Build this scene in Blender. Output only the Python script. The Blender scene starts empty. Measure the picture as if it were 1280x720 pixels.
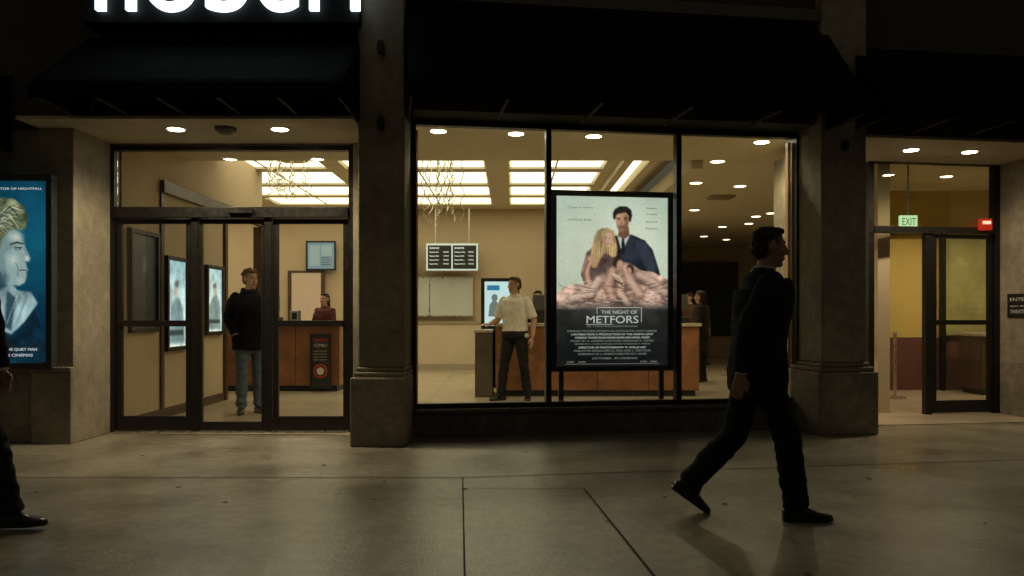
import bpy, math, random
import numpy as np
from mathutils import Vector, Matrix, noise
from mathutils.kdtree import KDTree
random.seed(4)
rng=np.random.default_rng(7)
sc=bpy.context.scene
COL=sc.collection
F=1000.0; HOR=394.0; H=1.22
# ------------------------------------------------------------------ helpers
MATS={}
def mat(name,col,rough=0.6,var=0.15,scale=6.0,bump=0.0,bscale=80.0,metal=0.0,spec=0.5,detail=6,stain=0.0,sscale=None,rvar=0.12):
    if name in MATS: return MATS[name]
    m=bpy.data.materials.new(name); m.use_nodes=True
    nt=m.node_tree; b=nt.nodes['Principled BSDF']
    b.inputs['Roughness'].default_value=rough; b.inputs['Metallic'].default_value=metal
    b.inputs['Specular IOR Level'].default_value=spec
    tc=nt.nodes.new('ShaderNodeTexCoord')
    if var>0:
        n=nt.nodes.new('ShaderNodeTexNoise'); n.inputs['Scale'].default_value=scale; n.inputs['Detail'].default_value=detail
        n.inputs['Roughness'].default_value=0.65
        r=nt.nodes.new('ShaderNodeValToRGB')
        r.color_ramp.elements[0].position=0.35; r.color_ramp.elements[1].position=0.65
        r.color_ramp.elements[0].color=tuple(c*(1-var) for c in col)+(1,)
        r.color_ramp.elements[1].color=tuple(min(1,c*(1+var)) for c in col)+(1,)
        nt.links.new(tc.outputs['Object'],n.inputs['Vector']); nt.links.new(n.outputs['Fac'],r.inputs['Fac'])
        out=r.outputs['Color']; rsrc=n.outputs['Fac']
        if stain>0:
            n2=nt.nodes.new('ShaderNodeTexNoise'); n2.inputs['Scale'].default_value=sscale or scale*0.16; n2.inputs['Detail'].default_value=5
            r2=nt.nodes.new('ShaderNodeValToRGB'); r2.color_ramp.elements[0].position=0.38; r2.color_ramp.elements[1].position=0.60
            r2.color_ramp.elements[0].color=(1-stain,)*3+(1,); r2.color_ramp.elements[1].color=(1,1,1,1)
            nt.links.new(tc.outputs['Object'],n2.inputs['Vector']); nt.links.new(n2.outputs['Fac'],r2.inputs['Fac'])
            mx=nt.nodes.new('ShaderNodeMix'); mx.data_type='RGBA'; mx.blend_type='MULTIPLY'; mx.inputs[0].default_value=1
            nt.links.new(out,mx.inputs[6]); nt.links.new(r2.outputs['Color'],mx.inputs[7]); out=mx.outputs[2]; rsrc=n2.outputs['Fac']
        nt.links.new(out,b.inputs['Base Color'])
        rr=nt.nodes.new('ShaderNodeMapRange'); rr.inputs[1].default_value=.3; rr.inputs[2].default_value=.7; rr.inputs[3].default_value=max(0.03,rough-rvar); rr.inputs[4].default_value=min(1,rough+rvar)
        nt.links.new(rsrc,rr.inputs[0]); nt.links.new(rr.outputs[0],b.inputs['Roughness'])
    else: b.inputs['Base Color'].default_value=tuple(col)+(1,)
    if bump>0:
        nb=nt.nodes.new('ShaderNodeTexNoise'); nb.inputs['Scale'].default_value=bscale; nb.inputs['Detail'].default_value=5
        bp=nt.nodes.new('ShaderNodeBump'); bp.inputs['Strength'].default_value=bump; bp.inputs['Distance'].default_value=0.01
        nt.links.new(tc.outputs['Object'],nb.inputs['Vector']); nt.links.new(nb.outputs['Fac'],bp.inputs['Height'])
        nt.links.new(bp.outputs['Normal'],b.inputs['Normal'])
    MATS[name]=m; return m
def emis(name,col,s,attr=None):
    if name in MATS: return MATS[name]
    m=bpy.data.materials.new(name); m.use_nodes=True; nt=m.node_tree
    b=nt.nodes['Principled BSDF']; b.inputs['Base Color'].default_value=tuple(x*0.3 for x in col)+(1,)
    b.inputs['Emission Color'].default_value=tuple(col)+(1,); b.inputs['Emission Strength'].default_value=s
    b.inputs['Roughness'].default_value=0.4
    if attr:
        a=nt.nodes.new('ShaderNodeAttribute'); a.attribute_name=attr
        nt.links.new(a.outputs['Color'],b.inputs['Emission Color'])
        b.inputs['Base Color'].default_value=(0.02,0.02,0.02,1)
    MATS[name]=m; return m
def glass_mat(name,tint=(0.95,0.97,0.93)):
    m=bpy.data.materials.new(name); m.use_nodes=True; nt=m.node_tree
    nt.nodes.clear()
    o=nt.nodes.new('ShaderNodeOutputMaterial'); t=nt.nodes.new('ShaderNodeBsdfTransparent'); g=nt.nodes.new('ShaderNodeBsdfGlossy')
    t.inputs[0].default_value=tint+(1,); g.inputs['Roughness'].default_value=0.02
    fr=nt.nodes.new('ShaderNodeFresnel'); fr.inputs[0].default_value=1.45
    mx=nt.nodes.new('ShaderNodeMixShader')
    nt.links.new(fr.outputs[0],mx.inputs[0]); nt.links.new(t.outputs[0],mx.inputs[1]); nt.links.new(g.outputs[0],mx.inputs[2]); nt.links.new(mx.outputs[0],o.inputs[0])
    return m
def empty(name,loc=(0,0,0)):
    e=bpy.data.objects.new(name,None); e.location=loc; e.empty_display_size=0.2; COL.objects.link(e); return e
def par(o,p):
    if p is not None:
        o.parent=p; o.matrix_parent_inverse=Matrix.Translation(p.location).inverted()
def mobj(name,verts,faces,m,parent=None,smooth=False,bevel=0.0,solid=0.0):
    me=bpy.data.meshes.new(name); me.from_pydata([tuple(v) for v in verts],[],faces); me.update()
    o=bpy.data.objects.new(name,me); COL.objects.link(o)
    for x in (m if isinstance(m,list) else [m]): me.materials.append(x)
    if smooth:
        for p in me.polygons: p.use_smooth=True
    if solid>0:
        s=o.modifiers.new('s','SOLIDIFY'); s.thickness=solid
    if bevel>0:
        b=o.modifiers.new('b','BEVEL'); b.width=bevel; b.segments=2; b.limit_method='ANGLE'
    par(o,parent); return o
# building frames: A = entrance bay (parallel to x), B = window bay, turned 8.5 degrees
TH=math.radians(8.5); OX,OY=-1.0,8.05; EX,EY=math.cos(TH),math.sin(TH)
def W(fr,s,t,z):
    if fr=='A': return (s,t,z)
    return (OX+s*EX-t*EY, OY+s*EY+t*EX, z)
def S(px,t,fr='B'):
    u=(px-640)/F
    if fr=='A': return u*t
    return (u*(OY+t*EX)-(OX-t*EY))/(EX-u*EY)
def D(s,t): return OY+s*EY+t*EX
def Z(py,d): return H+(HOR-py)/F*d
def boxes(name,lst,m,parent=None,fr='A',bevel=0.0):
    V=[];Fc=[]
    for (s0,s1,t0,t1,z0,z1) in lst:
        n=len(V)
        for z in (z0,z1):
            for s,t in ((s0,t0),(s1,t0),(s1,t1),(s0,t1)): V.append(W(fr,s,t,z))
        Fc+=[(n,n+3,n+2,n+1),(n+4,n+5,n+6,n+7),(n,n+1,n+5,n+4),(n+1,n+2,n+6,n+5),(n+2,n+3,n+7,n+6),(n+3,n,n+4,n+7)]
    return mobj(name,V,Fc,m,parent,bevel=bevel)
def quad(name,pts,m,parent=None): return mobj(name,pts,[(0,1,2,3)],m,parent)
def text(name,body,fr,s,t,z,width,height,m,parent,align='LEFT',ext=0.001,rotz=None,bold=0.0):
    c=bpy.data.curves.new(name,'FONT'); c.body=body; c.size=1; c.extrude=0; c.align_x='LEFT'; c.offset=bold
    o=bpy.data.objects.new(name,c); COL.objects.link(o); c.materials.append(m)
    bpy.context.view_layer.update()
    xs=[v[0] for v in o.bound_box]; ys=[v[1] for v in o.bound_box]
    w=max(xs)-min(xs); h=max(ys)-min(ys)
    sx=width/w; sy=height/h; c.extrude=ext
    s0=s if align=='LEFT' else s-width/2
    a=(TH if fr=='B' else 0.0) if rotz is None else rotz
    base=Vector(W(fr,s0,t,z))
    o.rotation_euler=(math.pi/2,0,a); o.scale=(sx,sy,1)
    o.location=base-Vector((math.cos(a)*min(xs)*sx,math.sin(a)*min(xs)*sx,min(ys)*sy))
    par(o,parent); return o
def disc(name,c,r,m,parent,n=24,up=False):
    V=[(c[0]+r*math.cos(2*math.pi*i/n),c[1]+r*math.sin(2*math.pi*i/n),c[2]) for i in range(n)]
    return mobj(name,V,[tuple(range(n)) if up else tuple(reversed(range(n)))],m,parent)
def cyl(name,c,r,h,m,parent,n=24,r2=None):
    r2=r if r2 is None else r2
    V=[(c[0]+rr*math.cos(2*math.pi*i/n),c[1]+rr*math.sin(2*math.pi*i/n),z) for rr,z in ((r,c[2]),(r2,c[2]+h)) for i in range(n)]
    Fc=[(i,(i+1)%n,n+(i+1)%n,n+i) for i in range(n)]+[tuple(reversed(range(n))),tuple(range(n,2*n))]
    return mobj(name,V,Fc,m,parent)
# ------------------------------------------------------------------ materials
stucco=mat('stucco',(0.31,0.265,0.19),0.85,0.18,9,0.8,70,stain=0.28,sscale=1.6)
plinthm=mat('plinth_stone',(0.26,0.22,0.16),0.75,0.20,12,0.6,50,stain=0.3,sscale=2.0)
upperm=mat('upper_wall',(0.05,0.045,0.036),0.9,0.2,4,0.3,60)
soffm=mat('soffit_plaster',(0.48,0.42,0.30),0.85,0.07,3,0.1,60,stain=.12,sscale=1.5)
darkst=mat('dark_stone',(0.10,0.09,0.07),0.55,0.3,12,0.3,60,stain=.3,sscale=1.5)
alu=mat('bronze_aluminium',(0.018,0.016,0.014),0.4,0.15,20,metal=0.4)
cloth=mat('awning_canvas',(0.005,0.0052,0.007),0.9,0.25,9,0.3,300,spec=0.08)
blk=mat('black_paint',(0.012,0.012,0.012),0.45,0.1,10)
tan=mat('lobby_wall',(0.50,0.385,0.25),0.8,0.04,2.5,0.05,80)
tanl=mat('lobby_wainscot',(0.58,0.47,0.33),0.6,0.04,2.5)
ceilm=mat('lobby_ceiling',(0.60,0.53,0.38),0.9,0.03,2)
beamm=mat('ceiling_beam',(0.36,0.30,0.20),0.9,0.05,2)
floorm=mat('lobby_floor',(0.46,0.38,0.27),0.20,0.02,1.5,rvar=.04)
woodm=mat('counter_wood',(0.27,0.115,0.05),0.35,0.25,5,stain=0.2)
woodd=mat('dark_wood',(0.07,0.035,0.02),0.4,0.25,5)
steel=mat('brushed_steel',(0.55,0.53,0.48),0.3,0.1,20,metal=0.9)
stone_top=mat('counter_top',(0.45,0.38,0.28),0.25,0.12,20)
ochre=mat('ochre_wall',(0.50,0.37,0.10),0.8,0.06,2)
maroon=mat('maroon_wall',(0.10,0.035,0.025),0.6,0.1,3)
glass=glass_mat('window_glass')
white_t=emis('sign_white',(0.78,0.97,1.0),2.2)
lamp_e=emis('lamp_glow',(1.0,0.90,0.68),40)
lamp_i=emis('lamp_glow_inside',(1.0,0.86,0.58),7)
panel_e=emis('light_panel',(1.0,0.89,0.62),2.5)
# ------------------------------------------------------------------ ground
conc=mat('pavement_concrete',(0.245,0.22,0.165),0.34,0.24,11,0.24,45,spec=0.6,detail=10,stain=0.30,sscale=1.3,rvar=0.08)
asph=mat('asphalt',(0.05,0.05,0.05),0.8,0.3,30,0.5,200)
jm=mat('joint_dark',(0.025,0.022,0.018),0.9,0.2,20)
kerbm=mat('kerb_stone',(0.25,0.24,0.21),0.8,0.2,10,0.2,60)
quad('ground',[(-200,-200,-0.16),(200,-200,-0.16),(200,200,-0.16),(-200,200,-0.16)],mat('ground_earth',(0.06,0.06,0.055),0.9,0.2,1))
quad('road',[(-80,-14,-0.156),(80,-14,-0.156),(80,-4.0,-0.156),(-80,-4.0,-0.156)],asph)
boxes('pavement',[(-60,60,-3.85,26,-0.15,0.0)],conc)
boxes('kerb',[(-60,60,-4.0,-3.852,-0.15,0.002)],kerbm,bevel=0.01)
boxes('pavement',[(-60,60,-19,-14.15,-0.15,0.0)],conc)
boxes('kerb',[(-60,60,-14.148,-14.0,-0.15,0.002)],kerbm,bevel=0.01)
boxes('lane_line',[(-60+i*6,-57+i*6,-9.1,-8.98,-0.152,-0.150) for i in range(20)],mat('road_paint',(0.7,0.7,0.66),0.7,0.2,30))
# unseen dark block added across the street to stop sky reflecting in the glass
OB=empty('sky_blocker_building',(0,-20,0)); brk=mat('dark_brick',(0.10,0.07,0.05),.9,.25,8,.4,50)
L=[(-45,45,-24,-19,7.6,8.2)]; G=[]
for f in range(2):
    z=f*3.8; L.append((-45,45,-24,-19.0,z+3.1,z+3.799)); L.append((-45,45,-24,-19.0,z,z+.8))
    for k in range(31): L.append((-45+k*3-.5,-45+k*3+.5,-24,-19.02,z+.801,z+3.099))
    for k in range(30): G.append((-44.49+k*3,-42.51+k*3,-19.5,-19.4,z+.801,z+3.099))
boxes('facade',L,brk,OB); boxes('windows',G,mat('dark_glazing',(.01,.012,.014),.3,.1,3),OB)
def strip(a,b,w,z=0.004):
    a=Vector(a);b=Vector(b); d=(b-a).normalized(); n=Vector((-d.y,d.x))*w/2
    return [(*(a-n),z),(*(b-n),z),(*(b+n),z),(*(a+n),z)]
V=[];Fc=[]
for a,b,w in [((-30,6.0),(-0.4,6.0),.014),((-0.4,6.0),(25,10.0),.014),((-0.37,6.0),(-0.12,2.2),.010),((-0.12,2.2),(0.3,-3.8),.010),((-0.36,5.62),(0.506,5.62),.008),
              ((0.506,5.62),(1.3,-3.8),.014),((-9,2.0),(-0.17,2.0),.012),((-6.2,6.0),(-6.3,-3.8),.012),((6.4,7.1),(6.9,-3.8),.012),((-30,0.4),(30,0.4),.012)]:
    n=len(V); V+=strip(a,b,w); Fc.append((n,n+1,n+2,n+3))
mobj('pavement_joint',V,Fc,jm)
V=[];Fc=[]
for k in range(90):
    x=random.uniform(-6,7); y=random.uniform(1.2,7.2); r=random.uniform(.008,.02); n=len(V)
    V+=[(x+r*math.cos(a*.785)*random.uniform(.8,1.2),y+r*math.sin(a*.785)*random.uniform(.8,1.2),.0035) for a in range(8)]; Fc.append(tuple(range(n,n+8)))
mobj('gum_spots',V,Fc,mat('gum',(0.06,0.055,0.045),.8,.1,10))
# ------------------------------------------------------------------ building
B=empty('cinema_building',(0,8,0))
boxes('pilaster',[(-4.50,-4.165,7.60,8.42,0.0,3.0)],stucco,B,bevel=0.008)
boxes('side_wall',[(-9,-4.502,7.70,8.42,0.0,3.0)],stucco,B)
boxes('pilaster_plinth',[(-4.54,-4.162,7.55,7.598,0,0.68),(-9,-4.542,7.64,7.698,0,0.68),(-4.56,-4.160,7.535,7.597,0.682,0.73),(-9,-4.562,7.62,7.697,0.682,0.73)],plinthm,B,bevel=0.008)
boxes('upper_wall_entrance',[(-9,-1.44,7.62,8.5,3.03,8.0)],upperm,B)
boxes('entrance_soffit',[(-4.50,-1.44,7.25,8.42,3.0,3.028)],soffm,B)
boxes('upper_soffit_side',[(-9,-4.502,7.64,8.42,3.0,3.028)],upperm,B)
boxes('door_jamb_wall',[(-1.645,-1.44,8.28,8.45,0,3.0)],stucco,B)
boxes('column_shaft',[(-1.436,-1.004,7.46,8.16,0.735,8.0)],stucco,B,bevel=0.012)
boxes('column_plinth',[(-1.50,-0.985,7.40,8.16,0.0,0.64),(-1.475,-0.992,7.425,8.16,0.642,0.69),(-1.455,-0.998,7.445,8.16,0.692,0.733)],plinthm,B,bevel=0.012)
sL=S(513,0); sR=S(1018,0); zs=0.286
boxes('window_base',[(sL+0.02,sR,-0.10,0.14,0,0.24),(sL+0.02,sR,-0.14,0.16,0.242,0.282)],darkst,B,'B',bevel=0.006)
c2a=S(1027,-0.52); c2b=S(1083,-0.52)
boxes('column_shaft_2',[(c2a,c2b,-0.52,0.25,0.735,8.0)],stucco,B,'B',bevel=0.012)
boxes('column_plinth_2',[(c2a-0.06,c2b+0.10,-0.58,0.26,0,0.64),(c2a-0.04,c2b+0.07,-0.56,0.26,0.642,0.69),(c2a-0.02,c2b+0.03,-0.54,0.26,0.692,0.733)],plinthm,B,'B',bevel=0.012)
boxes('window_side_wall',[(S(999,0),c2a-0.002,-0.05,0.2,0.284,3.4)],mat('brown_panel',(0.10,0.065,0.04),0.6,0.1,6),B,'B')
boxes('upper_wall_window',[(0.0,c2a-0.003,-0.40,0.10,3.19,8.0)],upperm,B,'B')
boxes('awning_ledge',[(0.0,c2a-0.003,-0.50,-0.402,4.22,4.34)],mat('ledge',(0.10,0.09,0.07),0.8,0.1,5),B,'B')
td=0.85
rW0=S(1247,td)
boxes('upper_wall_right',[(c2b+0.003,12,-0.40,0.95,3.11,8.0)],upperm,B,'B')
boxes('right_soffit',[(c2b+0.003,rW0+2,-0.39,0.93,3.08,3.108)],soffm,B,'B')
boxes('right_wall',[(rW0,12,0.0,1.0,0,3.079)],stucco,B,'B')
boxes('right_wall_plinth',[(rW0-0.03,rW0-0.002,-0.03,0.78,0,0.66),(rW0-0.002,12,-0.03,-0.002,0,0.66)],plinthm,B,'B',bevel=0.008)
boxes('column_return_wall',[(c2b-0.25,c2b-0.02,0.26,1.0,0,3.079)],stucco,B,'B')
for z in (2.95,3.65):
    c=-1.22
    boxes('wall_bracket',[(c-0.02,c+0.02,7.40,7.458,z,z+0.12),(c-0.035,c-0.022,7.42,7.458,z+0.03,z+0.09),(c+0.022,c+0.03,7.42,7.458,z-0.02,z+0.06)],blk,B)
sc2=(c2a+c2b)/2
boxes('wall_bracket_b',[(sc2-.02,sc2+.02,-.58,-.522,2.9,3.0),(sc2-.035,sc2-.022,-.56,-.522,2.92,2.97)],blk,B,'B')
# ---- awnings
def awning(name,fr,s0,s1,tb,tf,zb,zt,val=0.12,n=26):
    e=empty(name,W(fr,(s0+s1)/2,tf,zb)); V=[];Fc=[]
    rows=[(tb,zt)]+[(tb+(tf-tb)*k/8,zt+(zb+val-zt)*k/8) for k in range(1,9)]+[(tf,zb)]
    for i in range(n+1):
        s=s0+(s1-s0)*i/n
        for j,(t,z) in enumerate(rows):
            sag=0.02*math.sin(math.pi*min(j,8)/8)*abs(math.sin(math.pi*i/n*5))
            dz=noise.noise(Vector((s*2.0,j*0.5,3)))*0.012
            V.append(W(fr,s,t+dz,z-sag+dz*0.5))
    R=len(rows)
    for i in range(n):
        for j in range(R-1):
            a=i*R+j; Fc.append((a,a+1,a+R+1,a+R))
    mobj('canopy',V,Fc,cloth,e,smooth=True,solid=0.006)
    for k,s in enumerate((s0,s1)):
        mobj('end_panel_%d'%k,[W(fr,s,tb,zb+0.02),W(fr,s,tb,zt),W(fr,s,tf,zb+val),W(fr,s,tf,zb)],[(0,1,2,3)],cloth,e,solid=0.005)
    m=5; L=[]
    for i in range(m+1):
        s=s0+0.02+(s1-s0-0.04)*i/m
        L.append((s-0.012,s+0.012,tf+0.01,tb-0.01,zb+0.01,zb+0.034))
    L.append((s0+0.01,s1-0.01,tf+0.012,tf+0.04,zb+0.042,zb+0.07))
    boxes('frame_tubes',L,mat('awning_frame',(0.015,0.015,0.014),0.7,0.1,10),e,fr)
    return e
awning('awning','A',-4.0,-1.42,7.6,6.62,3.02,3.86)
awning('awning','B',S(508,-1.25)+0.02,S(1088,-1.25),-0.42,-1.25,3.09,4.2)
awning('awning','B',S(1086,-0.9)+0.10,S(1086,-0.9)+3.5,-0.42,-1.1,3.12,4.0)
awning('awning','A',-8.0,-4.75,7.6,6.8,2.75,3.5)
# ---- marquee sign
e=empty('theatre_sign',(-2.7,7.4,4.2))
boxes('sign_panel',[(-3.95,-1.40,7.34,7.61,3.90,4.9)],mat('sign_black',(0.008,0.009,0.011),0.5,0.1,8,spec=.2),e,bevel=0.01)
text('sign_letters','noberi','A',-3.80,7.31,3.995,2.42,0.72,white_t,e,ext=0.025,bold=0.0)
# ---- entrance door set
def bar(l,*a): l.append(a)
e=empty('glass_entrance_door',(-2.9,8.35,0)); yd=8.35
X=lambda px:S(px,8.35,'A'); ZA=lambda py:Z(py,8.35)
L=[]
bar(L,X(140),X(146),yd-.06,yd+.06,0,2.985); bar(L,X(437),X(443.5),yd-.06,yd+.06,0,2.985)
bar(L,X(146.2),X(436.8),yd-.055,yd+.055,ZA(189),2.98)
bar(L,X(146.2),X(436.8),yd-.09,yd+.07,ZA(273),ZA(260))
bar(L,X(241),X(249),yd-.05,yd+.05,0.0,ZA(273.3)); bar(L,X(332),X(341),yd-.05,yd+.05,0.0,ZA(273.3))
boxes('frame',L,alu,e,bevel=0.003)
L=[]
for a,b,mid in ((147,240,True),(250,331,False),(342,436,True)):
    w=0.055 if mid else 0.03
    bar(L,X(a),X(a)+w,yd-.025,yd+.025,0.02,ZA(274)); bar(L,X(b)-w,X(b),yd-.025,yd+.025,0.02,ZA(274))
    bar(L,X(a)+w+.001,X(b)-w-.001,yd-.024,yd+.024,ZA(280),ZA(274.2)); bar(L,X(a)+w+.001,X(b)-w-.001,yd-.024,yd+.024,0.02,ZA(520 if mid else 527))
    if mid: bar(L,X(a)+w+.001,X(b)-w-.001,yd-.045,yd+.02,ZA(408),ZA(400.5))
boxes('leaf_rails',L,alu,e,bevel=0.003)
boxes('glass_panes',[(X(147),X(436),yd-.004,yd+.004,ZA(259),ZA(190))]+[(X(a)+.03,X(b)-.03,yd-.004,yd+.004,0.1,ZA(279)) for a,b in((147,240),(250,331),(342,436))],glass,e)
boxes('threshold',[(X(146),X(437),yd-.12,yd+.10,0.0,0.015)],steel,e)
boxes('door_closer_box',[(X(290),X(320),yd-.13,yd-.092,ZA(268),ZA(262))],alu,e)
# ---- shop window
e=empty('shop_window',(1.0,8.3,1.7)); L=[]
sm=[S(516.5,0),S(685,0),S(847,0),S(996,0)]
for s in sm: bar(L,s-.028,s+.028,-.05,.06,zs,3.185)
for a,b in zip(sm[:-1],sm[1:]):
    bar(L,a+.029,b-.029,-.045,.055,zs,zs+.045); bar(L,a+.029,b-.029,-.045,.055,3.13,3.185)
boxes('frame',L,alu,e,'B',bevel=0.003)
boxes('glass_panes',[(a+.02,b-.02,-.004,.004,zs+.03,3.15) for a,b in zip(sm[:-1],sm[1:])],glass,e,'B')
boxes('warm_trim',[(sm[-1]-.07,sm[-1]-.035,.065,.12,zs,3.1),(sm[0]+.031,sm[0]+.05,.065,.1,zs,3.1)],mat('copper_trim',(0.45,0.25,0.12),0.4,0.1,5),e,'B')
# ---- right door
e=empty('glass_side_door',W('B',6.3,td,0)); R=lambda px:S(px,td)
dR=D(R(1165),td); ZR=lambda py:Z(py,dR)
L=[]
bar(L,R(1083),R(1090),td-.05,td+.05,0,3.075); bar(L,R(1240),R(1246),td-.05,td+.05,0,3.075)
bar(L,R(1090),R(1240),td-.045,td+.045,ZR(206),3.072); bar(L,R(1090),R(1240),td-.06,td+.06,ZR(292),ZR(284))
bar(L,R(1155),R(1163),td-.04,td+.04,0,ZR(292.3))
a,b=R(1163.5),R(1239.5)
bar(L,a,a+.06,td-.024,td+.024,.02,ZR(293)); bar(L,b-.06,b,td-.024,td+.024,.02,ZR(293))
bar(L,a+.061,b-.061,td-.023,td+.023,.02,.17); bar(L,a+.061,b-.061,td-.023,td+.023,ZR(298),ZR(293.3)); bar(L,a+.061,b-.061,td-.045,td+.02,ZR(406),ZR(400))
boxes('frame',L,alu,e,'B',bevel=0.003)
boxes('glass_panes',[(R(1090),R(1240),td-.004,td+.004,ZR(285),ZR(205)),(a+.03,b-.03,td-.004,td+.004,.1,ZR(296))],glass,e,'B')
ax=R(1092)
L=[(ax,ax+.04,td+.06,td+.11,.02,ZR(293)),(ax,ax+.04,td+.75,td+.81,.02,ZR(293)),(ax,ax+.04,td+.112,td+.748,.02,.15),(ax,ax+.04,td+.112,td+.748,ZR(299),ZR(293)),(ax-.01,ax+.05,td+.112,td+.748,.98,1.03)]
boxes('open_leaf',L,alu,e,'B')
# ------------------------------------------------------------------ lobby interior
I=empty('lobby_interior',(0,13,0))
mobj('lobby_floor',[(-9,8.42,0.006),(OX,8.1,0.006),(9.0,9.56,0.006),(12,10,0.006),(12,25.5,0.006),(-9,25.5,0.006)],[tuple(range(6))],floorm,I)
V=[];Fc=[]
for k in range(12):
    n=len(V);V+=strip((-9,8.9+k*1.2),(12,8.9+k*1.2),.008,.0085);Fc.append((n,n+1,n+2,n+3))
for k in range(14):
    n=len(V);V+=strip((-6+k*1.2,8.45+(.15*max(0,k*1.2-5))+.15),(-6+k*1.2,25),.008,.0105);Fc.append((n,n+1,n+2,n+3))
mobj('floor_tile_joints',V,Fc,mat('tile_joint',(0.30,0.23,0.15),0.7,0.1,5),I)
boxes('back_wall',[(-9,2.6,17.7,17.9,0,3.9)],tan,I)
boxes('back_wall_wainscot',[(-9,2.6,17.66,17.698,0.14,1.03)],tanl,I)
boxes('back_wall_rail',[(-9,2.6,17.63,17.697,1.032,1.08),(-9,2.6,17.64,17.697,0.0,0.138)],beamm,I)
boxes('outer_left_wall',[(-9.2,-9.0,8.42,17.7,0,3.9)],tan,I)
boxes('left_wall',[(-4.32,-4.12,8.44,11.4,0,3.62)],tan,I)
boxes('left_wall_trim',[(-4.12,-4.10,8.46,11.4,0,0.12),(-4.12,-4.06,9.35,13.2,2.66,2.80),(-4.119,-4.095,9.35,9.43,0.12,2.66)],woodd,I)
boxes('left_wall_post',[(-4.22,-4.06,13.05,13.2,0,2.66),(-4.20,-4.08,11.41,11.5,0,2.66)],woodd,I)
boxes('left_wall_upper',[(-4.32,-4.12,11.402,13.2,2.802,3.62)],tan,I)
boxes('right_room_back_wall',[(2.6,12,23.8,24.0,0,3.4)],tan,I)
boxes('right_room_side',[(2.45,2.6,17.905,23.8,0,3.4)],tan,I)
boxes('vestibule_wall',[(4.55,4.7,9.95,13.2,0,3.6)],tan,I)
boxes('vestibule_back_upper',[(4.702,11,13.0,13.2,0.86,3.6)],ochre,I)
boxes('vestibule_back_lower',[(4.702,11,12.97,13.198,0,0.858)],maroon,I)
boxes('vestibule_right_wall',[(8.9,9.1,9.8,12.96,0,3.6)],tan,I)
boxes('vestibule_panel',[(7.0,8.5,12.9,12.96,0.9,2.5)],mat('vest_glass_panel',(0.34,0.31,0.13),0.2,0.2,2),I)
boxes('vestibule_panel_frame',[(6.92,6.99,12.88,12.96,0,2.6),(5.9,5.96,12.88,12.96,0,2.6),(5.97,6.91,12.88,12.96,2.52,2.6),(7.0,8.5,12.88,12.96,2.52,2.6)],alu,I)
boxes('ceiling_front_bulkhead_a',[(-9,OX-.1,8.47,10.2,3.2,3.3)],ceilm,I)
mobj('ceiling_front_bulkhead_b',[(OX-.1,8.24,3.2),(4.4,9.05,3.2),(4.4,10.2,3.2),(OX-.1,10.2,3.2),(OX-.1,8.24,3.3),(4.4,9.05,3.3),(4.4,10.2,3.3),(OX-.1,10.2,3.3)],
   [(3,2,1,0),(4,5,6,7),(0,1,5,4),(1,2,6,5),(2,3,7,6),(3,0,4,7)],ceilm,I)
boxes('bulkhead_face',[(-9,2.3,10.202,10.26,3.2,3.66)],ceilm,I)
boxes('right_ceiling',[(2.3,12,10.202,24,3.24,3.3),(4.402,12,9.6,10.2,3.24,3.3)],ceilm,I)
boxes('ceiling_slab',[(-9,2.6,10.2,17.8,3.74,3.85)],ceilm,I)
cols=[(-8.6,-5.3),(-4.95,-2.95),(-2.65,-0.42),(-0.05,1.45)]; rows=[(11.3,12.85),(13.15,14.4),(14.65,15.75),(16.0,17.05)]
L=[];P=[]
edges=[-9.0]+[v for c in cols for v in c]+[2.298]
for k in range(0,len(edges),2): L.append((edges[k],edges[k+1],10.262,17.698,3.56,3.735))
re=[10.262]+[v for r in rows for v in r]+[17.698]
for c in cols:
    for k in range(0,len(re),2): L.append((c[0]+.001,c[1]-.001,re[k],re[k+1],3.57,3.735))
    for r in rows: P.append((c[0]+.03,c[1]-.03,r[0]+.02,r[1]-.02,3.60,3.62))
boxes('ceiling_coffers',L,ceilm,I)
boxes('ceiling_light_panels',P,panel_e,I)
boxes('panel_dividers',[((c[0]+c[1])/2-.012,(c[0]+c[1])/2+.012,r[0],r[1],3.585,3.599) for c in cols for r in rows],beamm,I)
boxes('cove_light_strip',[(1.80,1.92,10.8,15.5,3.50,3.52)],panel_e,I)
boxes('cove_fascia',[(1.62,1.749,10.3,16.5,3.44,3.558),(1.951,2.08,10.3,16.5,3.40,3.558)],ceilm,I)
boxes('right_ceiling_edge',[(2.301,2.45,10.262,17.6,3.10,3.239)],ceilm,I)
boxes('night_window',[(5.0,6.6,23.74,23.79,0.6,2.7)],mat('night_glass',(0.03,0.05,0.07),0.1,0.2,2),I)
boxes('night_window_frame',[(4.9,4.99,23.7,23.79,0,2.8),(6.61,6.7,23.7,23.79,0,2.8),(5.75,5.80,23.7,23.739,0,2.7),(4.99,6.61,23.7,23.739,2.7,2.8)],woodd,I)
boxes('right_room_pillar',[(5.9,6.35,18,18.5,0,3.24)],tan,I)
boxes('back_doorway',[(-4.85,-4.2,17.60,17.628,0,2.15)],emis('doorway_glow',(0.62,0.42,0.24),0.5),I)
boxes('back_doorway_frame',[(-4.93,-4.851,17.58,17.63,0,2.2),(-4.199,-4.12,17.58,17.63,0,2.2),(-4.851,-4.199,17.58,17.63,2.151,2.2)],woodd,I)
boxes('ceiling_vent',[(3.35,3.75,13.4,13.75,3.20,3.238)]+[(3.38,3.72,13.42+k*.06,13.45+k*.06,3.185,3.199) for k in range(5)],beamm,I)
e=empty('smoke_detector',(-2.72,7.6,3.0)); cyl('base',(-2.72,7.6,2.97),.10,.029,mat('detector',(0.10,0.09,0.07),0.6,0.1,10),e); cyl('dome',(-2.72,7.6,2.94),.05,.029,MATS['detector'],e,r2=.085)
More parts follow.
